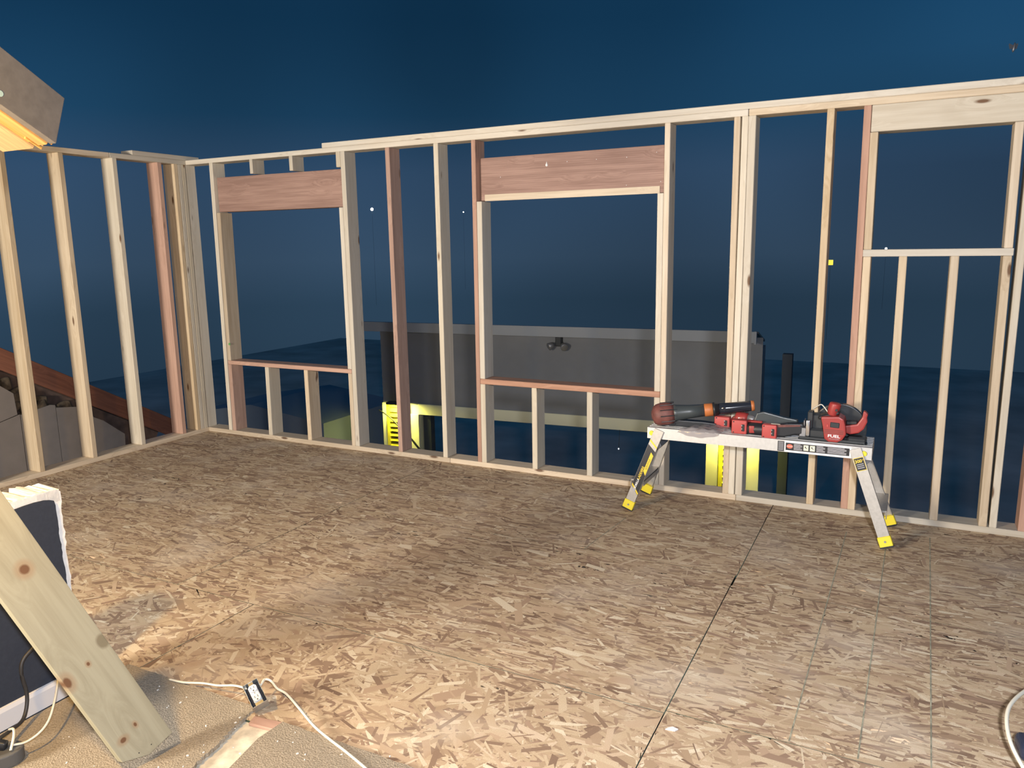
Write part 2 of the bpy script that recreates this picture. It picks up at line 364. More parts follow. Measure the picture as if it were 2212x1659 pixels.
floor = tag(empty('floor'), 'oriented strand board subfloor of the unfinished room', kind='structure')
jb = B(); jb.box((3.6, -1.46, -.16), (7.6, 3.28, .27)); jb.build('floor_deck', DARKWOOD, floor)
ob = B(); ob.box((5.2, -4.9, -.16), (5.0, 3.56, .30)); ob.build('old_subfloor', PLASTER, floor)['label'] = 'cream old subfloor showing between the carpet pieces'
rng = np.random.default_rng(11)
def osb_sheet(x0, x1, y0, y1, ang_sd, dens, dark=.12, big=1.):
    gap = .0022; x0 += gap; x1 -= gap; y0 += gap; y1 -= gap
    zt = -.0012
    V = [(x0, y0, -.018), (x1, y0, -.018), (x1, y1, -.018), (x0, y1, -.018), (x0, y0, zt), (x1, y0, zt), (x1, y1, zt), (x0, y1, zt)]
    F = [(4, 5, 6, 7), (0, 1, 5, 4), (1, 2, 6, 5), (2, 3, 7, 6), (3, 0, 4, 7), (3, 2, 1, 0)]
    n = int((x1-x0)*(y1-y0)*dens)
    cx = rng.uniform(x0-.03, x1+.03, n); cy = rng.uniform(y0-.03, y1+.03, n)
    L = np.clip(rng.lognormal(math.log(.085*big), .38, n), .03, .17); Wd = np.clip(rng.lognormal(math.log(.011*big), .55, n), .003, .045)
    a = rng.normal(0, ang_sd, n); wild = rng.random(n) < .22; a[wild] = rng.uniform(-PI/2, PI/2, wild.sum())
    z = np.sort(rng.uniform(-.0011, 0.0, n))
    ca, sa = np.cos(a), np.sin(a); co = np.empty((n, 4, 3)); sk = rng.uniform(-.35, .35, (n, 2))
    for k, (sx, sy) in enumerate(((-1, -1), (1, -1), (1, 1), (-1, 1))):
        lx = sx*L/2*(1+rng.uniform(-.22, .22, n)) + sy*Wd/2*sk[:, (0 if sx < 0 else 1)]*2; ly = sy*Wd/2*(1+rng.uniform(-.4, .35, n))
        co[:, k, 0] = np.clip(cx+lx*ca-ly*sa, x0, x1); co[:, k, 1] = np.clip(cy+lx*sa+ly*ca, y0, y1); co[:, k, 2] = z
    verts = np.vstack([np.array(V), co.reshape(-1, 3)])
    nf = len(F)+n
    me = bpy.data.meshes.new('osb_panel'); me.vertices.add(len(verts)); me.vertices.foreach_set('co', verts.ravel())
    loops = np.concatenate([np.array(F).ravel(), np.arange(8, 8+4*n)])
    me.loops.add(len(loops)); me.loops.foreach_set('vertex_index', loops)
    me.polygons.add(nf); me.polygons.foreach_set('loop_start', np.arange(nf)*4)
    mi = np.zeros(nf, dtype=np.int32); mi[1:5] = 1; me.polygons.foreach_set('material_index', mi)
    me.materials.append(OSB); me.materials.append(GREEN); me.update(calc_edges=True)
    tone = np.clip(rng.normal(.46, .25, n), .08, 1.); dk = rng.random(n) < dark*np.clip(.018/Wd, .5, 1.6); tone[dk] = rng.uniform(0, .16, dk.sum())
    colr = np.zeros((len(verts), 4), dtype=np.float32); colr[:8] = (.35, 0, 0, 1)
    colr[8:, 0] = np.repeat(tone, 4); colr[8:, 1] = np.repeat(rng.random(n), 4); colr[8:, 3] = 1
    at = me.attributes.new('flake', 'FLOAT_COLOR', 'POINT'); at.data.foreach_set('color', colr.ravel())
    o = bpy.data.objects.new('osb_panel', me); COL.objects.link(o); o.parent = floor; return o
D = 4300
for x0, x1, y0, y1, sd in ((-.14, 2.51, -1.165, .14, .22), (2.51, 5.025, -1.165, .14, .22), (5.025, 7.4, -1.288, .14, .22),
                           (-.14, 2.51, -2.445, -1.165, .22), (2.51, 5.02, -2.445, -1.165, .22), (5.02, 7.4, -2.43, -1.288, .24),
                           (-.14, .55, -3.13, -2.445, .7), (.55, 3.03, -3.13, -2.445, .7), (3.03, 5.02, -3.13, -2.445, .75), (5.02, 7.4, -3.13, -2.43, .75)):
    osb_sheet(x0, x1, y0, y1, sd, D, *((.07, 1.2) if sd > .5 else ()))
for xa, ya, xb, yb in ((5.475, -.30, 5.440, -2.42), (5.685, -.30, 5.652, -2.42), (5.90, -.20, 5.862, -2.42), (4.25, -.60, 4.20, -1.16)):
    lb = B(); d = Vector((xb-xa, yb-ya, 0)).normalized(); lb.box(((xa+xb)/2, (ya+yb)/2, .0005), (math.hypot(xb-xa, yb-ya), .0045, .0004), rot=Matrix.Rotation(math.atan2(d.y, d.x), 3, 'Z'))
    o = lb.build('layout_line', CHALK, floor); o['label'] = 'thin green marker line across the sheets'

# ------------------------------------------------------------------ setting: framed back wall (interior face y=0, lumber 0..0.14)
wb = tag(empty('wall_back'), 'open stud wall of new lumber with three window openings', kind='structure')
DP = .136
def stud(xb, xt, zb=.038, zt=2.391, w=.039, mat=PINE, name='stud', dp=DP, y0=0., label=None):
    return lumber(name, (xb, y0+dp/2, zb), (xt, y0+dp/2, zt), (0, 1, 0), dp, w, mat, wb, label)
def plateX(name, x0, x1, z0, z1, mat=PINE, dp=DP, y0=0., label=None):
    return lumber(name, (x0, y0+dp/2, (z0+z1)/2), (x1, y0+dp/2, (z0+z1)/2), (0, 1, 0), dp, z1-z0, mat, wb, label)
plateX('bottom_plate', 0.0, 2.62, 0.0, .038); plateX('bottom_plate', 2.622, 4.79, 0, .038, PINE); plateX('bottom_plate', 4.792, 7.3, 0, .038, PALE)
plateX('top_plate', 0.0, 4.782, 2.391, 2.429, PALE); plateX('top_plate', 4.786, 7.3, 2.391, 2.429, PINE)
plateX('top_plate', 1.529, 7.3, 2.4295, 2.467, PALE)
# opening A
stud(.2775, .3025, mat=PALE, w=.040); stud(.327, .3325, zt=.6455, w=.040, mat=PINK, name='jack_stud'); stud(.3328, .347, .6815, 1.972, w=.040, mat=PINE, name='jack_stud')
stud(1.726, 1.727, mat=PALE, w=.042); stud(1.685, 1.685, zt=.6455, w=.037, mat=PINE, name='jack_stud'); stud(1.685, 1.685, .6815, 1.970, w=.037, mat=PALE, name='jack_stud')
lumber('header', (.324, .035+.0505, 2.124), (1.704, .035+.0505, 2.120), (0, 0, 1), .290, .100, HEADM, wb, 'wide reddish fir header over the left opening')
for x, w in ((.768, .034), (1.201, .036), (1.683, .042)): stud(x, x, 2.276, 2.391, w=w, mat=PALE, name='cripple_stud')
plateX('sill', .314, 1.703, .646, .681, PINK)
for xb, xt, m in ((.766, .775, PALE), (1.214, 1.215, PINE)): stud(xb, xt, .038, .646, w=.042, mat=m, name='cripple_stud')
# commons
stud(2.157, 2.151, mat=PINK, w=.039, label='pinkish fir stud'); stud(2.5795, 2.581, mat=PALE, w=.040)
# opening B
stud(2.8865, 2.894, w=.034, mat=PINK); stud(2.925, 2.927, zt=.6415, w=.041, mat=PALE, name='jack_stud'); stud(2.927, 2.9325, .6815, 1.966, w=.041, mat=PALE, name='jack_stud')
lumber('header', (2.914, .06+.038, 2.121), (4.268, .06+.038, 2.121), (0, 0, 1), .296, .076, HEADM, wb, 'wide reddish fir header over the middle opening')
lumber('header_strip', (2.950, .058, 1.992), (4.235, .058, 1.992), (0, 0, 1), .046, .008, PINE, wb, 'pale sapwood strip along the header bottom', bev=.001)
stud(4.2955, 4.294, mat=PINE, w=.036); stud(4.2555, 4.2555, zt=.6415, w=.039, mat=PALE, name='jack_stud'); stud(4.2555, 4.2555, .6815, 1.967, w=.039, mat=PALE, name='jack_stud')
plateX('sill', 2.907, 4.275, .642, .681, PINK)
for x, m in ((3.350, PALE), (3.776, PALE)): stud(x, x, .038, .642, w=.041, mat=m, name='cripple_stud')
# triple, then E, F and opening C
stud(4.7225, 4.719, w=.037, mat=PINE); stud(4.760, 4.766, w=.038, mat=PALE); stud(4.8065, 4.8075, w=.043, mat=PALE)
stud(5.240, 5.2405, w=.040, mat=PINE); stud(5.4375, 5.4315, w=.039, mat=PINK, label='pinkish fir stud')
stud(5.4775, 5.476, zt=1.5575, w=.041, mat=PINE, name='jack_stud'); stud(5.476, 5.4725, 1.5985, 2.245, w=.041, mat=PINE, name='jack_stud')
lumber('header', (5.4535, .07, 2.3185), (6.35, .07, 2.3185), (0, 0, 1), .144, .136, PALE, wb, 'pale header tight under the top plate')
plateX('sill', 5.4525, 6.186, 1.558, 1.598, PALE)
for x0, x1, m in ((5.664, 5.661, PINE), (5.9185, 5.9155, PINE)): stud(x0, x1, .038, 1.558, w=.042, mat=m, name='cripple_stud')
stud(6.165, 6.160, zt=1.5575, w=.041, mat=PINE, name='jack_stud'); stud(6.160, 6.1565, 1.5985, 2.245, w=.041, mat=PINE, name='jack_stud'); stud(6.2145, 6.222, zt=2.245, w=.036, mat=PALE)
stud(6.353, 6.37, mat=PINK); stud(6.78, 6.78); stud(7.18, 7.18)
def nail(x, z, y, r=.004):
    nb = B(); nb.cyl((x, y, z), (x, y-.003, z), r, r*.8, 8); return nb.build('nail_head', TXTW, wb)
for x, z in ((3.44, 2.197), (3.59, 2.205), (3.80, 2.207), (4.01, 2.207), (4.21, 2.225), (4.01, 2.03), (4.24, 2.042), (3.08, 2.13), (3.02, 1.99)): nail(x, z, .058, .0028)
db = B(); db.lathe((3.437, .0595, 2.182), (0, 0, 1), [(0, .002), (.004, .009), (.012, .009), (.022, .004), (.034, .001)], 10); db.build('teardrop_mark', TXTW, wb)['label'] = 'white teardrop mark on the middle header'  # small white drop shape set on the header face
sb = B(); sb.cyl((.352, -.0005, .83), (.352, .001, .83), .011, .011, 12); sb.build('sticker_dot', plain('green_dot', (.12, .35, .10), .6), wb)['label'] = 'small green dot on the left jamb'

# ------------------------------------------------------------------ setting: framed left wall (interior face x=0, lumber to x=-0.14)
wl = tag(empty('wall_left'), 'open stud wall of new lumber at the left', kind='structure')
DL = .138
def studL(y, w=.040, mat=PINE, zt=2.391, dp=DL, xo=0., label=None, yt=None):
    return lumber('stud', (xo-dp/2, y, .038), (xo-dp/2, y if yt is None else yt, zt), (1, 0, 0), dp, w, mat, wl, label)
def plateY(name, y0, y1, z0, z1, mat=PINE):
    return lumber(name, (-DL/2, y0, (z0+z1)/2), (-DL/2, y1, (z0+z1)/2), (1, 0, 0), DL, z1-z0, mat, wl)
plateY('bottom_plate', -3.05, .138, 0, .038, PINE); plateY('top_plate', -3.05, -.73, 2.391, 2.429, PINE); plateY('top_plate', -.728, .138, 2.391, 2.429, PALE)
plateY('top_plate', -.522, .150, 2.4295, 2.467, PALE)
for y in (-2.85, -2.43, -2.0): studL(y)
studL(-1.560); studL(-1.134); studL(-.690, mat=PALE); studL(-.2705, w=.043, mat=PINK, label='pinkish fir stud')
studL(-.107, w=.040, mat=PINE); studL(-.066, w=.036, mat=PALE); studL(-.026, w=.038, mat=PALE)
lumber('stud', (-.022, .052, .038), (-.022, .052, 2.391), (0, 1, 0), .096, .038, PALE, wl, 'knotty corner stud turned flat')
# old attic end beyond the left wall
ag = thing('gable_remnant', (-1.1, -.8, -.6), 'sloping brown rafter over cut drywall sheets beyond the left studs', 'old gable')
lumber('rafter', (-1.0, -1.78, 1.135), (-1.0, .52, -.225), (0, 0, 1), .168, .042, RAFT, ag, 'reddish brown sloping rafter')
gb = B(); gb.prism([(-1.80, -.5), (.30, -.5), (.50, -.17), (.266, .0), (-.211, .315), (-.638, .569), (-1.02, .792), (-1.80, 1.25)], (-1.32, 0, 0), (0, 1, 0), (0, 0, 1), (.02, 0, 0)); gb.build('sheathing', plain('old_dark_sheathing', (.115, .075, .058), .9, noise=.3, nscale=12), ag)['label'] = 'dark brown sheathing behind the drywall'
def sheet(pts, x=-1.16, th=.013):
    sbb = B(); sbb.prism(pts, (x, 0, 0), (0, 1, 0), (0, 0, 1), (th, 0, 0)); return sbb.build('drywall_sheet', DRYW, ag)
sheet([(-1.75, -.5), (-1.02, -.5), (-1.02, .268), (-1.17, .235), (-1.75, .11)])
sheet([(-1.75, .118), (-1.168, .242), (-1.04, .272), (-1.05, .46), (-1.24, .62), (-1.75, .80)])
sheet([(-1.012, -.5), (-.70, -.5), (-.70, .29), (-.74, .30), (-1.012, .262)])
sheet([(-.694, -.5), (-.06, -.5), (-.04, -.13), (-.10, -.08), (-.25, .05), (-.34, .10), (-.43, .20), (-.50, .235), (-.694, .265)])
ib = B()
for k in range(70):
    y = random.uniform(-1.7, -.2); top = 1.09-(y+1.78)*.59-.08; z = random.uniform(top-.32, top-.02)
    ib.box((-1.24+random.uniform(-.03, .03), y, z), (random.uniform(.05, .09), random.uniform(.07, .16), random.uniform(.05, .12)), rot=Matrix.Rotation(random.uniform(-.7, .7), 3, 'X'), bev=.018, seg=2)
tag(ib.build('insulation', INSUL, ag), 'dark brown loose insulation under the rafter', kind='stuff')

# ------------------------------------------------------------------ setting: cut-down partition of the old house at the left front
wp = tag(empty('wall_partition', (2.89, -3.6, 0)), 'low cut off charcoal partition with torn white edges at left front', kind='structure')
pb = B(); pb.box((2.895, -3.60, .38), (.115, .68, .76)); pb.build('core', TORN, wp)
def jag(n, amp): return [random.uniform(-amp, amp) for _ in range(n)]
# charcoal drywall face: straight bottom, torn top and far edge
top = [(y, .776+.002*math.sin(i*1.7)) for i, y in enumerate(np.linspace(-3.94, -3.31, 18))]+[(-3.29, .770), (-3.277, .764)]
edge = [(-3.270+random.uniform(-.0025, .0025)-.003*math.sin(z*11), z) for z in np.linspace(.745, .06, 46)]
fb = B(); fb.prism([(-3.94, .0)]+top+edge+[(-3.262, .0)], (2.953, 0, 0), (0, 1, 0), (0, 0, 1), (.009, 0, 0)); fb.build('drywall_face', CHARC, wp)
# white gypsum band and ragged cap
tb = B(); cap = [(-3.94, .72), (-3.35, .72)]+[(-3.248+random.uniform(-.004, .004), z) for z in np.linspace(.02, .790, 40)]+[(-3.262, .803)]+[(y, .800+random.uniform(-.004, .005)) for y in np.linspace(-3.30, -3.94, 40)]
cap = [(-3.94, .70), (-3.30, .70), (-3.282, .62), (-3.278, .02)]+cap[2:]
tb.prism(cap, (2.943, 0, 0), (0, 1, 0), (0, 0, 1), (.012, 0, 0)); tb.build('torn_gypsum_edge', TORN, wp)
cb = B(); t = bmesh.new(); L = []; Rr = []
for i, y in enumerate(np.linspace(-3.94, -3.250, 60)):
    L.append(t.verts.new((2.825+random.uniform(-.016, .010)+(.02 if y > -3.28 else 0), y, .800+random.uniform(0, .012)))); Rr.append(t.verts.new((2.955, y, .798+random.uniform(0, .003))))
Ld = [t.verts.new((v.co.x+.01, v.co.y, .755)) for v in L]; Rd = [t.verts.new((v.co.x, v.co.y, .755)) for v in Rr]
for i in range(59):
    for q in ((L[i], L[i+1], Rr[i+1], Rr[i]), (Ld[i], L[i], L[i], Ld[i]) and (Ld[i], Ld[i+1], L[i+1], L[i]), (Rr[i], Rr[i+1], Rd[i+1], Rd[i])): t.faces.new(q)
t.faces.new((L[-1], Ld[-1], Rd[-1], Rr[-1])); bmesh.ops.recalc_face_normals(t, faces=t.faces[:]); cb._merge(t, 0); cb.build('torn_gypsum_cap', TORN, wp)
bb = B(); bb.prism([(0, 0), (.013, 0), (.013, .065), (.008, .078), (0, .08)], (2.962, -3.94, .012), (1, 0, 0), (0, 0, 1), (0, .66, 0)); bb.build('baseboard', WHITEP, wp)

# old roof edge at top left, grey outside, raw wood under
rr = thing('roof_edge', (2.9, -3.3, 2.1), 'sawn off grey roof edge with raw orange wood underside at top left', 'roof')
fb = B(); sl = (2.329-2.197)/(-3.275+3.07)
fb.prism([(-3.07, 2.197), (-3.121, 2.037), (-3.9, 2.037+(.779*.601)), (-3.9, 2.197+.83*.644)], (2.945, 0, 0), (0, 1, 0), (0, 0, 1), (.036, 0, 0), bev=.002); fb.build('fascia_board', GREYP, rr)
def slant(name, x0, x1, y1, off, th, mat):
    a = Vector((0, -.853, .522)); p1 = Vector(((x0+x1)/2, y1, 2.037+off+(-3.121-y1)*.610)); p0 = p1+a*.95
    return lumber(name, p0, p1, (1, 0, 0), x1-x0, th, mat, rr, bev=.002)
slant('rafter', 2.895, 2.944, -3.118, .020, .05, RAW); slant('rafter', 2.845, 2.893, -3.125, .028, .045, RAW)
slant('soffit_board', 2.660, 2.846, -3.112, .010, .030, RAW); slant('roof_sheathing', 2.62, 2.945, -3.10, .150, .018, RAW)
for k in range(7):
    sp = B(); x = 2.87+k*.012; y = -3.135+random.uniform(-.02, .004); z = 2.040+(-3.121-y)*.6+random.uniform(-.004, .012)
    sp.box((x, y, z), (.008, .07, .010), rot=Matrix.Rotation(-.55+random.uniform(-.12, .12), 3, 'X') @ Matrix.Rotation(random.uniform(-.2, .2), 3, 'Z'), bev=.002); sp.build('splinter', RAW, rr)
sp = B(); sp.cyl((2.980, -3.294, 2.178), (2.9825, -3.294, 2.178), .011, .010, 14); sp.build('paint_blob', plain('pale_teal', (.30, .42, .42), .6), rr)['label'] = 'pale teal paint spot on the grey board'

# ------------------------------------------------------------------ carpet pieces and debris
def carpet(name, pts, label, zb=-.004, th=.014):
    c = B(); c.prism(pts, (0, 0, zb), (1, 0, 0), (0, 1, 0), (0, 0, th)); o = c.build(name, CARPET); tag(o, label, 'carpet'); return recenter(o)
def rag(p, q, n, amp):
    return [(p[0]+(q[0]-p[0])*i/n+random.uniform(-amp, amp), p[1]+(q[1]-p[1])*i/n+random.uniform(-amp, amp)) for i in range(1, n)]
a1, a2, a3 = (2.98, -3.072), (3.672, -3.066), (3.735, -3.42)
carpet('carpet_piece', [(2.98, -4.9), a1]+rag(a1, a2, 40, .003)+[a2]+rag(a2, a3, 34, .006)+[a3]+rag(a3, (3.90, -4.2), 30, .006)+[(4.0, -4.9)], 'left beige carpet piece with a frayed edge under the leaning board')
b1, b2 = (3.825, -3.092), (7.2, -3.10)
carpet('carpet_piece', [(4.25, -4.9)]+rag((4.2, -4.6), (3.86, -3.42), 30, .004)+[(3.845, -3.36), (3.815, -3.20), b1]+rag(b1, b2, 90, .003)+[b2, (7.2, -4.9)], 'right beige carpet piece with the white cable crossing its edge')
wsb = B(); wsb.prism([(3.70, -3.103), (3.83, -3.085), (3.832, -3.130), (3.712, -3.143)], (0, 0, -.009), (1, 0, 0), (0, 1, 0), (0, 0, .012), bev=.002)
tag(recenter(wsb.build('wood_offcut', PINK)), 'small orange wood strip in the gap between the carpet pieces', 'wood scrap')
tag(recenter((lambda b_: (b_.prism([(0, 0), (.032, .004), (.040, .018), (.020, .023), (.008, .013)], (5.05, -2.54, .0006), (1, 0, 0), (0, 1, 0), (0, 0, .004)), b_.build('paper_scrap', TXTW))[1])(B())), 'small white scrap lying on the strand board near the bottom', 'scrap')
cr = B()
for k in range(90):
    x, y = random.uniform(3.05, 4.6), random.uniform(-3.6, -3.02); s = random.uniform(.0015, .005)
    if y < -3.1 and x < 3.06: continue
    cr.box((x, y, .0105 if y < -3.1 else .002), (s*1.6, s, s*.7), rot=Matrix.Rotation(random.uniform(0, 3), 3, 'Z'))
tag(cr.build('plaster_crumbs', TORN), 'white plaster crumbs scattered over the carpet edge', 'debris', kind='stuff')

# ------------------------------------------------------------------ leaning board
lb_ = Vector((-.322, -.270, .908)).normalized(); lw = Vector((.088, .946, .312)); lw = (lw-lb_*lw.dot(lb_)).normalized(); ln = lw.cross(lb_); ln = ln if ln.x > 0 else -ln
b_ = B(); b_.prism([(0, .0825), (0, -.01), (.045, -.0825), (1.02, -.0825), (1.02, .0825)], (0, 0, 0), (1, 0, 0), (0, 1, 0), (0, 0, -.038), bev=.003)
o = b_.build('leaning_board', POSTM); o.matrix_world = Matrix((lb_, lw, ln)).transposed().to_4x4() if lb_.cross(lw).dot(ln) > 0 else Matrix((lb_, lw, lb_.cross(lw))).transposed().to_4x4()
o.location = (3.547, -3.428, .0255); tag(o, 'pale knotty board leaning to the left on the front carpet', 'board')

# ------------------------------------------------------------------ electrical bits in the foreground
ebc = Vector((3.6785, -3.0735, .071)); ea = Vector((.807, -.322, -.495)).normalized(); ew = Vector((.505, .81, .296)); ew = (ew-ea*ew.dot(ea)).normalized(); en = ea.cross(ew)
ER = Matrix((ea, ew, en)).transposed()
def E(a, w, n): return ebc+ea*a+ew*w+en*n
ob_ = thing('outlet_box', E(0, 0, -.045), 'open metal outlet box with a white receptacle on the carpet edge', 'outlet')
hx, hy, dp = .048, .0275, .044
b_ = B()
for c, s in (((0, hy, -dp/2), (2*hx, .0018, dp)), ((0, -hy, -dp/2), (2*hx, .0018, dp)), ((hx, 0, -dp/2), (.0018, 2*hy, dp)), ((-hx, 0, -dp/2), (.0018, 2*hy, dp)), ((0, 0, -dp), (2*hx, 2*hy, .0018))):
    b_.box(E(*c), s, rot=ER, bev=.0006)
b_.build('metal_box', GALV, ob_)
b_ = B(); b_.box(E(0, 0, -.006), (.092, .012, .0016), rot=ER); b_.box(E(.041, 0, -.003), (.012, .030, .0016), rot=ER, bev=.0005); b_.box(E(-.041, 0, -.003), (.012, .018, .0016), rot=ER, bev=.0005); b_.build('mounting_yoke', STEEL, ob_)
b_ = B(); b_.box(E(0, 0, -.012), (.066, .030, .018), rot=ER, bev=.003)
rc = b_.build('receptacle', IVORY, ob_)
b_ = B(); b_.box(E(0, 0, -.026), (.090, .050, .016), rot=ER, bev=.003); b_.build('dark_fill', plain('box_shade', (.012, .014, .022), .8), ob_)  # dark block added to stand in for the shade inside the box
for s in (-1, 1):
    b_ = B(); prof = [(.0155*math.cos(q), max(-.0125, min(.0125, .0165*math.sin(q)))) for q in np.linspace(0, 2*PI, 28, endpoint=False)]
    b_.prism([(v, u) for u, v in prof], E(s*.019, 0, -.003), ea*1.05, ew*.92, en*.0055, bev=0); b_.build('outlet_face', IVORY, rc)
    for dx, w in ((-.0055, .0014), (.0055, .0014)):
        b_ = B(); b_.box(E(s*.019-.003, dx, .0027), (.0085, w*1.3, .0008), rot=ER); b_.build('slot', BLK, rc)
    b_ = B(); b_.cyl(E(s*.019+.0085, 0, .0022), E(s*.019+.0085, 0, .0031), .0024, n=10); b_.build('slot', BLK, rc)
b_ = B(); b_.cyl(E(0, 0, .000), E(0, 0, .0012), .0022, n=8); b_.build('screw', STEEL, ob_)
b_ = B(); b_.tube([(3.235, -3.085, .016), (3.31, -3.080, .020), (3.39, -3.056, .024), (3.46, -3.050, .030), (3.54, -3.048, .050), (3.60, -3.060, .066), (3.632, -3.066, .068)], .0042)
o = b_.build('cable', WCORD); tag(recenter(o), 'white cable running from the left carpet into the outlet box', 'cable')
b_ = B(); b_.tube([(3.655, -3.050, .058), (3.648, -3.010, .064), (3.640, -2.985, .066), (3.660, -2.975, .060), (3.70, -2.985, .045), (3.745, -2.985, .034), (3.845, -3.025, .024), (3.95, -3.072, .018), (4.05, -3.105, .016), (4.15, -3.135, .0155), (4.29, -3.185, .0155), (4.45, -3.26, .0155), (4.62, -3.36, .0155)], .0046)
o = b_.build('cable', WCORD); tag(recenter(o), 'white cable arching out of the outlet box over the strand board', 'cable')
b_ = B(); b_.tube([(6.38, -1.60, .02), (6.255, -1.78, .085), (6.175, -1.93, .125), (6.105, -2.07, .135), (6.076, -2.16, .125), (6.075, -2.25, .100), (6.100, -2.33, .07), (6.16, -2.43, .025), (6.26, -2.56, .008)], .0062)
o = b_.build('cable', WCORD); tag(recenter(o), 'thick white cable looping at the lower right frame edge', 'cable')
b_ = B(); b_.box((6.185, -2.165, .032), (.155, .10, .064), rot=Matrix.Rotation(.15, 3, 'Z'), bev=.028, seg=4)
o = b_.build('plastic_case', NAVY); tag(recenter(o), 'dark navy glossy rounded case cut off by the lower right corner', 'case')
# power strip with plugs and its cords, lower left
ps = thing('power_strip', (3.13, -3.66, .012), 'dark grey round-ended power strip with black plugs at lower left', 'power strip')
b_ = B(); pr = [(.045*math.cos(q), .045*math.sin(q)) for q in np.linspace(-PI/2, PI/2, 12)]
pr = [(a+.03, b) for a, b in pr]+[(-.25, .045), (-.25, -.045)]
ud = Vector((.42, .91, 0)).normalized(); vd = Vector((-.91, .42, 0))
b_.prism(pr, (3.148, -3.676, .012), ud, vd, (0, 0, .045), bev=.005); b_.build('housing', DGREY, ps)
for k, (a, b) in enumerate(((.015, .010), (-.03, -.012), (-.055, .020))):
    p = Vector((3.148, -3.676, .057))+ud*a+vd*b; b_ = B(); b_.box(p+Vector((0, 0, .014)), (.034, .024, .030), rot=Matrix.Rotation(.5+.3*k, 3, 'Z') @ Matrix.Rotation(.25, 3, 'Y'), bev=.006, seg=2); b_.build('plug', BLK, ps)
b_ = B(); b_.tube([(3.135, -3.660, .090), (3.075, -3.590, .060), (3.030, -3.520, .050), (3.006, -3.485, .110), (3.004, -3.492, .200), (3.000, -3.478, .245), (2.998, -3.43, .275), (2.992, -3.38, .30)], .0065)
o = b_.build('power_cord', BCORD, ps); o['label'] = 'black cord rising from the power strip along the charcoal partition'
b_ = B(); b_.tube([(3.168, -3.640, .066), (3.185, -3.605, .060), (3.190, -3.560, .068), (3.172, -3.515, .082), (3.130, -3.465, .110), (3.06, -3.40, .150), (3.01, -3.355, .190)], .0038)
o = b_.build('power_cord', WCORD, ps); o['label'] = 'thin white cord curving from the power strip behind the leaning board'
b_ = B(); b_.tube([(3.190, -3.655, .064), (3.160, -3.625, .085), (3.125, -3.605, .090), (3.09, -3.60, .075)], .0042)
o = b_.build('power_cord', WCORD, ps); o['label'] = 'short white cord end lying across the black plugs'

# ------------------------------------------------------------------ folding work platform
X0, X1, YF, YB, ZT = 4.322, 5.583, -.418, -.158, .540
pf = thing('work_platform', ((X0+X1)/2, (YF+YB)/2, 0), 'folding aluminium work platform with yellow feet carrying red tools', 'work platform')
b_ = B(); b_.box(((X0+X1)/2, (YF+YB)/2, ZT-.020), (X1-X0-.004, YB-YF-.03, .010), mi=1); nrib = 7
for k in range(nrib):
    y = YF+.014+(YB-YF-.028)*k/(nrib-1); b_.box(((X0+X1)/2, y, ZT-.009), (X1-X0-.002, .021, .017), bev=.002)
b_.build('deck', [ALU, plain('groove_shade', (.07, .085, .10), .6)], pf)  # dark pan colour stands in for the shade in the grooves
def rail(y, sgn):
    r_ = B(); r_.box(((X0+X1)/2, y, ZT-.036), (X1-X0, .006, .070), bev=.001)
    r_.box(((X0+X1)/2, y-sgn*.008, ZT-.0035), (X1-X0, .018, .005), bev=.001); r_.box(((X0+X1)/2, y-sgn*.008, ZT-.069), (X1-X0, .018, .005), bev=.001); return r_.build('side_rail', ALU, pf)
rf = rail(YF, -1); rail(YB, 1)
for x in (X0+.001, X1-.001):
    b_ = B(); b_.box((x, (YF+YB)/2, ZT-.036), (.004, YB-YF, .062), bev=.001); b_.build('end_cap', ALUD, pf)
for x in (X0+.028, X1-.040):
    b_ = B(); b_.cyl((x, YF-.002, ZT-.036), (x, YF-.010, ZT-.036), .016, .014, 18); b_.build('lock_button', YEL, pf)
def leg(p0, p1, yd):
    p0, p1 = Vector(p0), Vector(p1); d = (p1-p0).normalized(); L = (p1-p0).length
    M = Matrix((Vector((1, 0, 0)), Vector((0, 1, 0)), Vector((0, 0, 1))))
    z = d; y = Vector((0, 1, 0)); y = (y-z*y.dot(z)).normalized(); x = y.cross(z); R = Matrix((x, y, z)).transposed()
    l_ = B(); fl = .062
    m0 = p0+d*fl*.8
    l_.box((m0+p1)/2, (.060, .004, (p1-m0).length), rot=R, bev=.0008)
    for s in (-1, 1): l_.box((m0+p1)/2+x*s*.028+y*yd*.010, (.004, .022, (p1-m0).length), rot=R, bev=.0008)
    lo = l_.build('leg', ALUD, pf)
    f_ = B(); f_.box(p0+d*fl/2+y*yd*.008, (.068, .034, fl), rot=R, bev=.003); f_.box(p0+d*.004+y*yd*.008, (.070, .036, .008), rot=R, mi=1); f_.build('foot', [YEL, BLK], pf)
    s_ = B(); q = p0+d*fl*.55-y*yd*.0095; s_.cyl(q, q-y*yd*.003, .006, n=10); s_.build('rivet', GREYM, pf)
    return lo, R, d, p0, p1
FL = leg((4.212, -.470, .010), (4.400, -.428, .528), 1); FR = leg((5.690, -.485, .010), (5.498, -.428, .528), 1)
BL = leg((4.222, -.092, .010), (4.400, -.148, .528), -1); BR = leg((5.700, -.098, .010), (5.498, -.148, .528), -1)
for x, s in ((4.268, 1), (5.634, -1)):     # tread between each leg pair
    b_ = B(); b_.box((x, -.275, .195), (.085, .330, .012), bev=.002); b_.box((x-s*.040, -.275, .175), (.005, .330, .045), bev=.001); b_.box((x+s*.040, -.275, .180), (.005, .330, .035), bev=.001); b_.build('step', ALUD, pf)
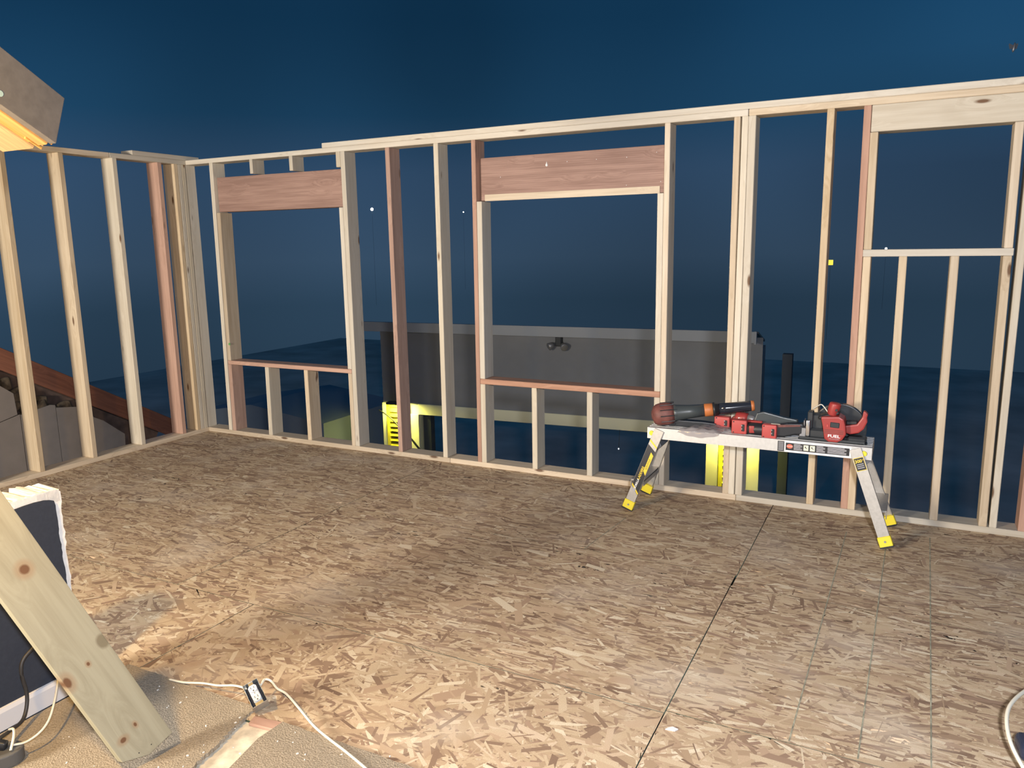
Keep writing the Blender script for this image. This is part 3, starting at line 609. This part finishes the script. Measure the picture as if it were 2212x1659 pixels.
for x, s in ((4.345, 1), (5.56, -1)):
    b_ = B(); b_.prism([(0, 0), (.055, -.065), (.072, -.045), (.045, .012), (.008, .020)], (x-s*.02, YF+.05, ZT-.085), (s, 0, 0), (0, 0, 1), (0, .16, 0), bev=.002); b_.build('hinge_bracket', GREYM, pf)
# long sticker on the left front leg
lo, R, d, p0, p1 = FL; xa = Vector(R.col[0]); ya = Vector(R.col[1])
def LP(u, v, out=.0028): return p0+d*v+xa*u-ya*out
def strip_(pts, mat, name, par=lo, out=.0024, th=.0008, base=LP):
    s_ = B(); t = bmesh.new(); A = [t.verts.new(base(u, v, out)) for u, v in pts]; Bv = [t.verts.new(base(u, v, out+th)) for u, v in pts]; n = len(pts)
    t.faces.new(A); t.faces.new(Bv[::-1])
    for k in range(n): t.faces.new((A[k], A[(k+1) % n], Bv[(k+1) % n], Bv[k]))
    bmesh.ops.recalc_face_normals(t, faces=t.faces[:]); s_._merge(t, 0); return s_.build(name, mat, par)
w = .0285
strip_([(-w, .158), (w, .112), (w, .415), (-w, .445)], BLKS, 'sticker')
for v in (.150, .455): strip_([(-w, v+.012), (w, v-.036 if v < .3 else v-.030+.012), (w, v-.024 if v < .3 else v-.008), (-w, v+.024)], YELS, 'sticker_stripe', out=.0027)
strip_([(.006, .272), (.0270, .250), (.0270, .388), (.006, .404)], YELS, 'sticker_panel', out=.0034)
up_ = d; MT = frame(LP(.0165, .325, .0045), up_, -xa); text('lettering', 'SLIM-FOLD', .015, MT, BLKS, lo)
MT = frame(LP(-.003, .255, .0036), up_, -xa); text('lettering', 'LADDERS', .021, MT, YELS, lo, bold=.0006)
MT = frame(LP(-.003, .178, .0036), up_, -xa); text('lettering', 'GORILLA', .018, MT, TXTW, lo, bold=.0006)
b_ = B(); q = LP(-.003, .138, .0034); b_.cyl(q, q-ya*.0008, .010, n=16); b_.build('sticker_emblem', TXTG, lo)
lo, R, d, p0, p1 = FR; xa = Vector(R.col[0]); ya = Vector(R.col[1])
strip_([(-.026, .432), (.026, .432), (.026, .506), (-.026, .506)], YELS, 'sticker', par=lo); strip_([(-.024, .435), (.024, .435), (.024, .503), (-.024, .503)], BLKS, 'sticker_panel', par=lo, out=.0030)
text('lettering', '300', .024, frame(LP(-.004, .485, .0042), xa, d), YELS, lo, bold=.0006); text('lettering', 'LBS', .008, frame(LP(.018, .489, .0042), xa, d), YELS, lo)
for k in range(3): strip_([(-.018, .466-k*.010), (.018, .466-k*.010), (.018, .470-k*.010), (-.018, .470-k*.010)], TXTG, 'print_line', par=lo, out=.0040, th=.0003)
# warning labels on the front rail
def RP(u, v, out=.0): return Vector((u, YF-.0032-out, ZT-.036+v))
def rlab(x0, x1, v0, v1, mat, name, out=0., th=.0006): return strip_([(x0, v0), (x1, v0), (x1, v1), (x0, v1)], mat, name, par=rf, out=out, th=th, base=RP)
rlab(5.092, 5.128, -.031, .027, BLKS, 'sticker'); rlab(5.130, 5.478, -.033, .033, TXTW, 'sticker'); rlab(5.136, 5.470, -.022, .021, BLKS, 'sticker_panel', out=.0008)
for k in range(6): rlab(5.096, 5.124, .018-k*.0085, .022-k*.0085, TXTG, 'print_line', out=.0009, th=.0003)
s_ = B(); s_.prism([(.0165*math.cos(q), .0125*math.sin(q)) for q in np.linspace(0, 2*PI, 24, endpoint=False)], RP(5.158, .001, .0016), (1, 0, 0), (0, 0, 1), (0, -.0005, 0)); s_.build('oval_badge', OVALR, rf)
text('lettering', 'DANGER', .0078, frame(RP(5.158, .001, .0026), (1, 0, 0), (0, 0, 1)), TXTW, rf)
for a, bq in ((5.180, 5.225), (5.300, 5.345), (5.358, 5.455)):
    for k in range(6): rlab(a, bq-(.010 if k in (0, 3) else 0), .014-k*.0062, .0175-k*.0062, TXTG, 'print_line', out=.0016, th=.0003)
for a in (5.232, 5.266):
    rlab(a, a+.026, -.016, .016, plain('cream_pictogram', (.72, .72, .60), .5) if 'cream_pictogram' not in MATS else MATS['cream_pictogram'], 'pictogram', out=.0016, th=.0003)
    s_ = B(); s_.box(RP(a+.013, .0, .0024), (.014, .0006, .003), rot=Matrix.Rotation(.6, 3, 'Y')); s_.box(RP(a+.010, .004, .0024), (.004, .0006, .010)); s_.build('pictogram_mark', BLKS, rf)

# ------------------------------------------------------------------ tools on the platform
Z0 = ZT
# cordless blower
bw = thing('cordless_blower', (4.43, -.345, Z0), 'dusty blower with red round housing and black tube banded orange', 'blower')
ax0 = Vector((4.392, -.355, .612)); tip = Vector((4.918, -.215, .682)); ax = (tip-ax0).normalized()
b_ = B(); b_.lathe(ax0-ax*.035, ax, [(-.022, .026), (-.014, .050), (.004, .064), (.035, .071), (.070, .072), (.094, .067), (.112, .054)], 28); hs = b_.build('housing', REDD, bw)
b_ = B()
for k in range(12):
    q = 2*PI*k/12; u = ax.cross(Vector((0, 0, 1))).normalized(); v = u.cross(ax); rd = u*math.cos(q)+v*math.sin(q)
    b_.box(ax0+ax*.038+rd*.0705, (.085, .006, .007), rot=Matrix((ax, ax.cross(rd), rd)).transposed(), bev=.002)
b_.build('housing_rib', BLK, hs)
b_ = B(); b_.lathe(ax0-ax*.062, ax, [(0, .018), (.004, .030), (.008, .034)], 20); b_.build('end_knob', REDD, hs)
b_ = B(); b_.lathe(ax0+ax*.070, ax, [(0, .056), (.02, .050), (.10, .041), (.19, .037)], 28); b_.build('tube', DGREEN, bw)
b_ = B(); b_.lathe(ax0+ax*.258, ax, [(0, .037), (.002, .0395), (.048, .0395), (.050, .037)], 28); b_.build('band', ORNG, bw)
b_ = B(); b_.lathe(ax0+ax*.308, ax, [(0, .037), (.002, .043), (.014, .043), (.016, .038), (.036, .036)], 28); b_.build('locking_ring', BLK, bw)
b_ = B(); b_.lathe(ax0+ax*.336, ax, [(0, .032), (.05, .033), (.20, .031), (.215, .030)], 28); b_.build('nozzle', GLOSS, bw)
b_ = B(); b_.lathe(ax0+ax*.532, ax, [(0, .0308), (.001, .0318), (.018, .0314), (.019, .029)], 28); b_.build('nozzle_tip_band', ORNG, bw)
b_ = B(); b_.prism([(0, .0), (.28, .0), (.28, .028), (.20, .036), (.02, .042)], (4.44, -.355, Z0), (.98, .2, 0), (0, 0, 1), (-.012, .055, 0), bev=.006); b_.build('grip', BLK, bw)

def battery(par, c, sx, sz, dep, yaw, name='battery', tilt=0.):
    """red pack seen from below: face towards the camera (-y)"""
    R = Matrix.Rotation(yaw, 3, 'Z') @ Matrix.Rotation(tilt, 3, 'Y'); c = Vector(c)
    b_ = B(); b_.box(c+R @ Vector((0, dep/2, 0)), (sx, dep, sz), rot=R, bev=.009, seg=3); bt = b_.build(name, REDB, par)
    b_ = B(); b_.box(c+R @ Vector((sx*.26, .0005, -.002)), (sx*.20, .006, sz*.50), rot=R, bev=.002); b_.build('latch_slot', BLK, bt)
    b_ = B(); b_.box(c+R @ Vector((sx*.18, -.001, .012)), (.006, .005, .007), rot=R); b_.box(c+R @ Vector((sx*.18, -.001, -.008)), (.006, .005, .007), rot=R); b_.build('terminal', GREYM, bt)
    for dz in (-1, 1):
        b_ = B(); q = c+R @ Vector((-sx*.36, .001, dz*sz*.38)); b_.cyl(q, q+R @ Vector((0, -.003, 0)), .004, n=8); b_.build('screw', BLK, bt)
    return R
# impact driver behind
d1 = thing('impact_driver', (4.80, -.235, Z0), 'red impact driver with grey nose lying under the blower nozzle', 'power drill')
R = battery(d1, (4.745, -.285, Z0+.0365), .092, .070, .055, .0)
b_ = B(); b_.prism([(0, .0), (.10, .02), (.115, .055), (.02, .060)], (4.775, -.235, Z0+.004), (.98, -.1, .08), (0, 0, 1), (0, .045, 0), bev=.008); b_.build('handle', RED, d1)
q = Vector((4.82, -.245, Z0+.068)); b_ = B(); b_.lathe(q, (1, -.06, -.05), [(0, .028), (.008, .034), (.05, .036), (.072, .033)], 24); b_.build('motor_housing', RED, d1)
b_ = B(); b_.lathe(q+Vector((.072, -.004, -.0035)), (1, -.06, -.05), [(0, .030), (.03, .026), (.042, .022), (.046, .012)], 24); b_.build('nose', GREYM, d1)
b_ = B(); b_.box(q+Vector((.040, -.0345, .004)), (.040, .003, .006), rot=Matrix.Rotation(.05, 3, 'Y')); b_.box(q+Vector((.048, -.0345, -.010)), (.034, .003, .006), rot=Matrix.Rotation(.05, 3, 'Y')); b_.build('stripe', TXTW, d1)
# drill in front, small battery facing the camera
d2 = thing('cordless_drill', (4.88, -.35, Z0), 'black and red cordless drill whose red battery faces the room', 'power drill')
battery(d2, (4.868, -.395, Z0+.043), .088, .083, .050, .02)
b_ = B(); b_.prism([(0, 0), (.09, .0), (.105, .035), (.085, .062), (.01, .065)], (4.895, -.345, Z0+.004), (1, .02, 0), (0, 0, 1), (0, .050, 0), bev=.010); b_.build('handle', BLK, d2)
b_ = B(); b_.lathe((4.90, -.352, Z0+.032), (1, -.12, .02), [(0, .022), (.01, .036), (.06, .037), (.10, .034), (.125, .024)], 24); b_.build('motor_housing', BLK, d2)
b_ = B(); b_.box((4.940, -.392, Z0+.036), (.030, .006, .042), rot=Matrix.Rotation(-.06, 3, 'Y'), bev=.004, seg=2); b_.build('label_panel', RED, d2)
b_ = B(); b_.box((4.95, -.34, Z0+.074), (.085, .030, .012), bev=.004); b_.build('top_cover', RED, d2)
b_ = B(); b_.box((4.868, -.375, Z0+.0035), (.08, .03, .006), bev=.001); b_.build('belt_clip', GREYM, d2)
# reciprocating saw
d3 = thing('reciprocating_saw', (5.06, -.35, Z0), 'black reciprocating saw with dark shoe plate left of the circular saw', 'saw')
battery(d3, (5.040, -.412, Z0+.036), .082, .082, .052, -.02)
b_ = B(); b_.prism([(0, .0), (.05, .0), (.11, .018), (.155, .020), (.160, .055), (.15, .085), (.06, .080), (0, .070)], (5.070, -.385, Z0+.003), (.99, .14, 0), (0, 0, 1), (0, .060, 0), bev=.010); b_.build('body', BLK, d3)
b_ = B(); b_.prism([(0, 0), (.12, .012), (.12, .020), (0, .016)], (5.085, -.392, Z0+.062), (.99, .14, 0), (0, 0, 1), (0, .006, 0)); b_.build('stripe', REDD, d3)
b_ = B(); b_.prism([(0, 0), (.02, .062), (.06, .072), (.17, .046), (.245, .034), (.25, .0)], (4.935, -.330, Z0+.058), (.99, .14, 0), (0, 0, 1), (0, .035, 0), bev=.006); b_.build('upper_housing', DGREEN, d3)
b_ = B(); b_.box((5.222, -.322, Z0+.068), (.007, .060, .078), bev=.002); b_.box((5.205, -.328, Z0+.062), (.03, .036, .040), bev=.006); b_.build('shoe', GREYM, d3)
b_ = B(); b_.box((5.075, -.414, Z0+.086), (.050, .006, .005)); b_.build('chrome_strip', STEEL, d3)
# circular saw
cs = thing('circular_saw', (5.37, -.30, Z0), 'red and black circular saw standing on the right end of the platform', 'saw')
b_ = B(); b_.prism([(0, 0), (.345, .0), (.360, .02), (.350, .15), (.0, .15)], (5.195, -.378, Z0+.001), (1, 0, 0), (0, 1, 0), (0, 0, .005), bev=.001); b_.box((5.372, -.376, Z0+.010), (.34, .004, .018), bev=.001); b_.build('base_plate', BLADE, cs)
cpt = Vector((5.400, -.245, Z0+.052)); Rg = .143
b_ = B(); ang = np.linspace(math.radians(-18), math.radians(196), 36)
b_.prism([(Rg*math.cos(q), Rg*math.sin(q)) for q in ang], cpt, (1, 0, 0), (0, 0, 1), (0, .045, 0), bev=.003); b_.build('blade_guard', BLADE, cs)
b_ = B(); b_.prism([(.105*math.cos(q), .105*math.sin(q)) for q in np.linspace(0, 2*PI, 36, endpoint=False)], cpt+Vector((0, .018, -.0)), (.75, 0, 0), (0, 0, .7), (0, .002, 0)); b_.build('saw_blade', STEEL, cs)
b_ = B(); b_.box((5.250, -.300, Z0+.080), (.030, .060, .150), bev=.004); b_.box((5.285, -.290, Z0+.085), (.085, .05, .12), bev=.012); b_.box((5.30, -.325, Z0+.035), (.12, .06, .055), bev=.010); b_.build('gear_case', BLADE, cs)
b_ = B(); b_.box((5.243, -.362, Z0+.062), (.022, .010, .100), bev=.004, seg=2); b_.build('depth_bracket', STEEL, cs)
b_ = B(); b_.box((5.217, -.335, Z0+.036), (.034, .06, .062), rot=Matrix.Rotation(.1, 3, 'Y'), bev=.003); b_.build('bevel_plate', GREYM, cs)
# red motor housing towards the camera
b_ = B(); pr = [(-.061, .137), (-.052, .142), (-.027, .144), (.032, .150), (.059, .136), (.068, .101), (.074, .051), (.056, .018), (.030, .002), (-.015, .002), (-.038, .018), (-.051, .098)]
b_.prism(pr, (5.372, -.397, Z0+.003), (1, 0, 0), (0, 0, 1), (0, .120, 0), bev=.009); mh = b_.build('motor_housing', RED, cs)
b_ = B(); b_.box((5.386, -.3975, Z0+.104), (.048, .005, .030), rot=Matrix.Rotation(.04, 3, 'Y'), bev=.003); b_.build('vent_panel', BLADE, mh)
b_ = B(); b_.box((5.348, -.3975, Z0+.098), (.012, .003, .018), bev=.002); b_.build('badge', REDB, mh)
for k in range(3):
    b_ = B(); b_.box((5.382, -.3972, Z0+.056+k*.009), (.100, .003, .003)); b_.build('groove', REDD, mh)
text('lettering', 'FUEL', .022, frame((5.384, -.3985, Z0+.040), (1, 0, -.02), (0, 0, 1)), TXTW, mh, sx=1.35, bold=.0006)
text('lettering', 'BRUSHLESS', .0082, frame((5.386, -.3985, Z0+.024), (1, 0, -.03), (0, 0, 1)), TXTG, mh, sx=1.35)
b_ = B(); b_.box((5.350, -.330, Z0+.150), (.115, .07, .022), rot=Matrix.Rotation(-.35, 3, 'Y'), bev=.006); b_.build('strap_block', BLK, cs)
b_ = B(); b_.prism([(5.420, .092), (5.495, .108), (5.520, .150), (5.523, .181), (5.532, .186), (5.549, .168), (5.543, .147), (5.548, .126), (5.531, .083), (5.507, .059), (5.463, .047), (5.430, .058)], (0, -.352, Z0), (1, 0, 0), (0, 0, 1), (0, .042, 0), bev=.008); b_.build('rear_handle', RED, cs)
b_ = B(); b_.box((5.468, -.325, Z0+.112), (.06, .03, .026), rot=Matrix.Rotation(-.1, 3, 'Y'), bev=.006); b_.build('trigger_grip', BLK, cs)
b_ = B(); b_.tube([(5.366, -.345, Z0+.150), (5.371, -.345, Z0+.180), (5.378, -.345, Z0+.206), (5.381, -.345, Z0+.222)], lambda u: .026+.006*math.sin(u*2.6)-.010*max(0, u-.85)*6, 14); b_.build('front_handle', RED, cs)
b_ = B(); b_.cyl((5.388, -.372, Z0+.184), (5.388, -.378, Z0+.184), .007, n=12); b_.build('handle_hole', BLK, cs)
b_ = B(); b_.tube([(5.258, -.30, Z0+.166), (5.280, -.305, Z0+.184), (5.298, -.31, Z0+.197), (5.310, -.31, Z0+.194), (5.328, -.315, Z0+.174), (5.345, -.32, Z0+.152)], .0036, 8); b_.build('hang_hook', plain('zinc_wire', (.62, .60, .52), .4, .3), cs)
b_ = B(); b_.box((5.50, -.33, Z0+.022), (.10, .07, .032), bev=.010); b_.build('rear_base_block', BLADE, cs)
# clear bag with blades
bagT = thing('plastic_bag', (4.66, -.36, Z0), 'crumpled clear plastic bag of blades draped over the front rail', 'bag')
me_v = []; nx, ny = 26, 16
b_ = B(); t = bmesh.new(); G = []
for j in range(ny):
    row = []
    for i in range(nx):
        u, v = i/(nx-1), j/(ny-1); x = 4.510+.245*u+.105*v*(1-.3*u); y = -.445+.225*v
        zz = Z0+.006+.016*math.sin(PI*min(1, u*1.05))*math.sin(PI*v)**.7+.004*math.sin(u*23+v*9)+.003*math.sin(v*27-u*14)
        if y < YF-.004: y = YF-.008-(0)*.0; zz = Z0-.028*(1-v/.115 if v < .115 else 0)*(.5+.8*math.sin(PI*u))+.002*math.sin(u*19)
        row.append(t.verts.new((x, y, zz)))
    G.append(row)
for j in range(ny-1):
    for i in range(nx-1): t.faces.new((G[j][i], G[j][i+1], G[j+1][i+1], G[j+1][i]))
b_._merge(t, 0, True); b_.build('film', BAG, bagT)
for k in range(3):
    b_ = B(); b_.box((4.655+k*.026, -.335+k*.006, Z0+.006+k*.0008), (.018, .150, .003), rot=Matrix.Rotation(-.42+.05*k, 3, 'Z')); b_.build('saw_blade', [REDD, GREYM, DGREEN][k], bagT)

# ------------------------------------------------------------------ outside: neighbour's building
HA = math.radians(4.6); hu = Vector((math.cos(HA), math.sin(HA), 0)); hv = Vector((-math.sin(HA), math.cos(HA), 0)); HO = Vector((.75, 6.0, 0))
HR = Matrix.Rotation(HA, 3, 'Z')
def HP(u, v, z): return HO+hu*u+hv*v+Vector((0, 0, z))
nb_ = thing('carport', HP(0, .3, -2.9), 'neighbouring grey carport lit yellow at its two shuttered piers', 'building')
def hbox(name, u0, u1, v0, v1, z0, z1, mat, par=None, bev=0.):
    b_ = B(); b_.box(HP((u0+u1)/2, (v0+v1)/2, (z0+z1)/2), (u1-u0, v1-v0, z1-z0), rot=HR, bev=bev); return b_.build(name, mat, par or nb_)
# siding courses of the gable wall
zc = -1.00; k = 0
while zc < .29:
    b_ = B(); b_.prism([(0, 0), (-.018, 0), (-.004, .148), (0, .148)], HP(-3.06, 0, zc), hv, (0, 0, 1), hu*6.26); b_.build('siding_board', SIDING, nb_); zc += .146
hbox('upper_wall', -3.06, 3.20, .001, .5, -1.0, .15, SIDING)
hbox('fascia', -3.50, 3.10, -.26, -.20, .265, .425, FASC, bev=.004); hbox('soffit', -3.50, 3.10, -.20, .02, .27, .30, SIDING)
hbox('gutter_end', 3.10, 3.13, -.28, -.18, .25, .43, FASC)
rb_ = B(); rb_.prism([(-.20, .395), (-.20, .42), (1.0, .17), (1.0, .14)], HP(-3.55, 0, 0), hv, (0, 0, 1), hu*6.7); rb_.build('roof', BLADE, nb_)
hbox('door_header', -2.36, 2.46, -.03, .10, -1.17, -.985, YTRIM, bev=.004)
hbox('left_pier', -3.06, -2.36, 0, .3, -2.9, -1.0, YTRIM); hbox('right_pier', 2.46, 3.20, 0, .3, -2.9, -1.0, YTRIM)
hbox('pier_trim', -2.52, -2.36, -.035, .0, -2.9, -1.17, YTRIM, bev=.004); hbox('pier_trim', 2.46, 2.64, -.035, .0, -2.9, -1.0, YTRIM, bev=.004)
hbox('corner_trim', -3.075, -2.985, -.03, .0, -2.9, -1.0, YTRIM, bev=.003); hbox('corner_trim', 3.03, 3.215, -.03, .0, -2.9, -1.0, YTRIM, bev=.003)
hbox('door_jamb', -2.34, -2.20, .10, .24, -2.9, -1.17, DPOST)
def shutter(u0, u1):
    f = B()
    for a, b in ((u0, u0+.06), (u1-.06, u1)): f.box(HP((a+b)/2, -.025, -1.93), (b-a, .045, 1.86), rot=HR, bev=.004)
    f.box(HP((u0+u1)/2, -.025, -1.035), (u1-u0, .045, .07), rot=HR, bev=.004); f.box(HP((u0+u1)/2, -.025, -2.86), (u1-u0, .045, .07), rot=HR, bev=.004)
    f.box(HP((u0+u1)/2, -.004, -1.93), (u1-u0-.02, .006, 1.80), rot=HR, mi=1)
    so = f.build('louvered_shutter', [YSHUT, GAPSHADE], nb_)
    z = -1.12; k = 0
    while z > -2.80:
        b_ = B(); b_.box(HP((u0+u1)/2, -.026, z), (u1-u0-.10, .010, .066 if k > 3 else .080), rot=HR @ Matrix.Rotation(-.5, 3, 'X'), bev=.002); b_.build('slat', YSHUT, so); z -= .088; k += 1
shutter(-2.985, -2.53); shutter(2.645, 3.03)
fl = hbox('floodlight', .14, .24, -.10, .0, .10, .27, BLADE, bev=.01)
for s in (-1, 1):
    b_ = B(); q = HP(.19+s*.07, -.09, .135); b_.lathe(q, Vector((s*.55, -.6, -.35)), [(0, .03), (.03, .045), (.10, .06), (.105, .05)], 14); b_.build('lamp_head', GREYM, fl)
# yellow downlights fixed at the head of the two piers
for k, u in enumerate((-2.70, 2.84)):
    lf = hbox('downlight', u-.17, u+.17, -.24, -.10, -.985, -.945, BLADE, bev=.004)
    lo_ = lamp('pier_downlight', 'AREA', HP(u, -.20, -.992), 25, (1., .91, .20), HP(u, -.115, -2.0), shape='RECTANGLE', size=.40, size_y=.08)
b_ = B(); b_.tube([HP(-3.10, -.10, -1.12), HP(-2.85, -.14, -1.24), HP(-2.66, -.15, -1.40), HP(-2.45, -.15, -1.58), HP(-2.28, -.13, -1.78), HP(-2.15, -.05, -1.95)], lambda u: .010+.012*u, 8)
tag(recenter(b_.build('sagging_cable', BLK)), 'black cable sagging across the yellow left shutter of the carport', 'cable')
for k, u in enumerate((.72, 1.16)):
    s_ = thing('string_bulb', HP(u, -.10, -1.46), ('left' if k == 0 else 'right')+' of two tiny white bulbs hanging in the dark carport opening', 'lamp', 'small bulbs in the carport opening')
    b_ = B(); b_.lathe(HP(u, -.10, -1.46), (0, 0, 1), [(0, .003), (.006, .010), (.016, .011), (.026, .006)], 10); b_.build('bulb', GLINT, s_)
    b_ = B(); b_.cyl(HP(u, -.10, -1.434), HP(u, -.04, -1.16), .003, n=6); b_.build('wire', BLK, s_)
# far lamps; a distant lit window stands here as a lantern
def far_lamp(x, y, z, r, label, cat='street lamp', sq=False):
    t_ = thing('lamp_post', (x, y, -2.9), label, cat)
    b_ = B(); b_.cyl((x, y, -2.9), (x, y, z-r), .006, .005, 6); b_.build('post', DPOST, t_)
    b_ = B()
    if sq: b_.box((x, y, z), (.21, .21, .23), bev=.01)
    else: b_.lathe((x, y, z-r), (0, 0, 1), [(0, r*.3), (r*.4, r*.9), (r, r), (r*1.6, r*.8), (r*2, r*.2)], 12)
    b_.build('pane' if sq else 'globe', WINY if sq else BULB, t_)
far_lamp(-31.9, 44.9, 4.56, .11, 'bright white street lamp seen through the left of the bare studs'); far_lamp(-35.96, 65.8, 5.09, .05, 'faint tiny street lamp left of the middle opening')
far_lamp(4.296, 51.36, 1.016, .07, 'faint street lamp just above the right window sill'); far_lamp(2.505, 33.23, .628, .1, 'square yellow lantern glowing for a distant lit window beside a thin right stud', 'pane', True)
b_ = B(); b_.box((4.275, 6.3, -1.4), (.13, .13, 3.0)); tag(recenter(b_.build('yard_post', DPOST)), 'dim weathered post standing right of the carport', 'post')
# shed roof low beyond the corner
b_ = B(); b_.prism([(0, 0), (3.4, 0), (3.4, 1.55), (1.7, 1.75), (0, 1.45)], (-6.6, 5.2, -2.9), (1, 0, 0), (0, 0, 1), (0, 2.2, 0)); tag(recenter(b_.build('shed', plain('dusk_shed_wall', (.22, .27, .33), .9))), 'dim low shed beyond the corner left of the carport', 'shed')
# moth
mt = thing('moth', (5.897, -2.425, 2.13), 'small dark flying insect against the sky at top right', 'insect')
b_ = B(); b_.lathe((5.897, -2.425, 2.130), (.15, .1, 1), [(0, .001), (.005, .0035), (.012, .0036), (.019, .003), (.024, .001)], 10); b_.build('body', BLK, mt)
for s in (-1, 1):
    b_ = B(); b_.prism([(0, 0), (s*.011, .005), (s*.012, .001), (s*.009, -.010), (s*.002, -.008)], (5.897, -2.425, 2.147), (.9, .42, 0), (0, .1, 1), (0, .0006, 0)); b_.build('wing', BLK, mt)
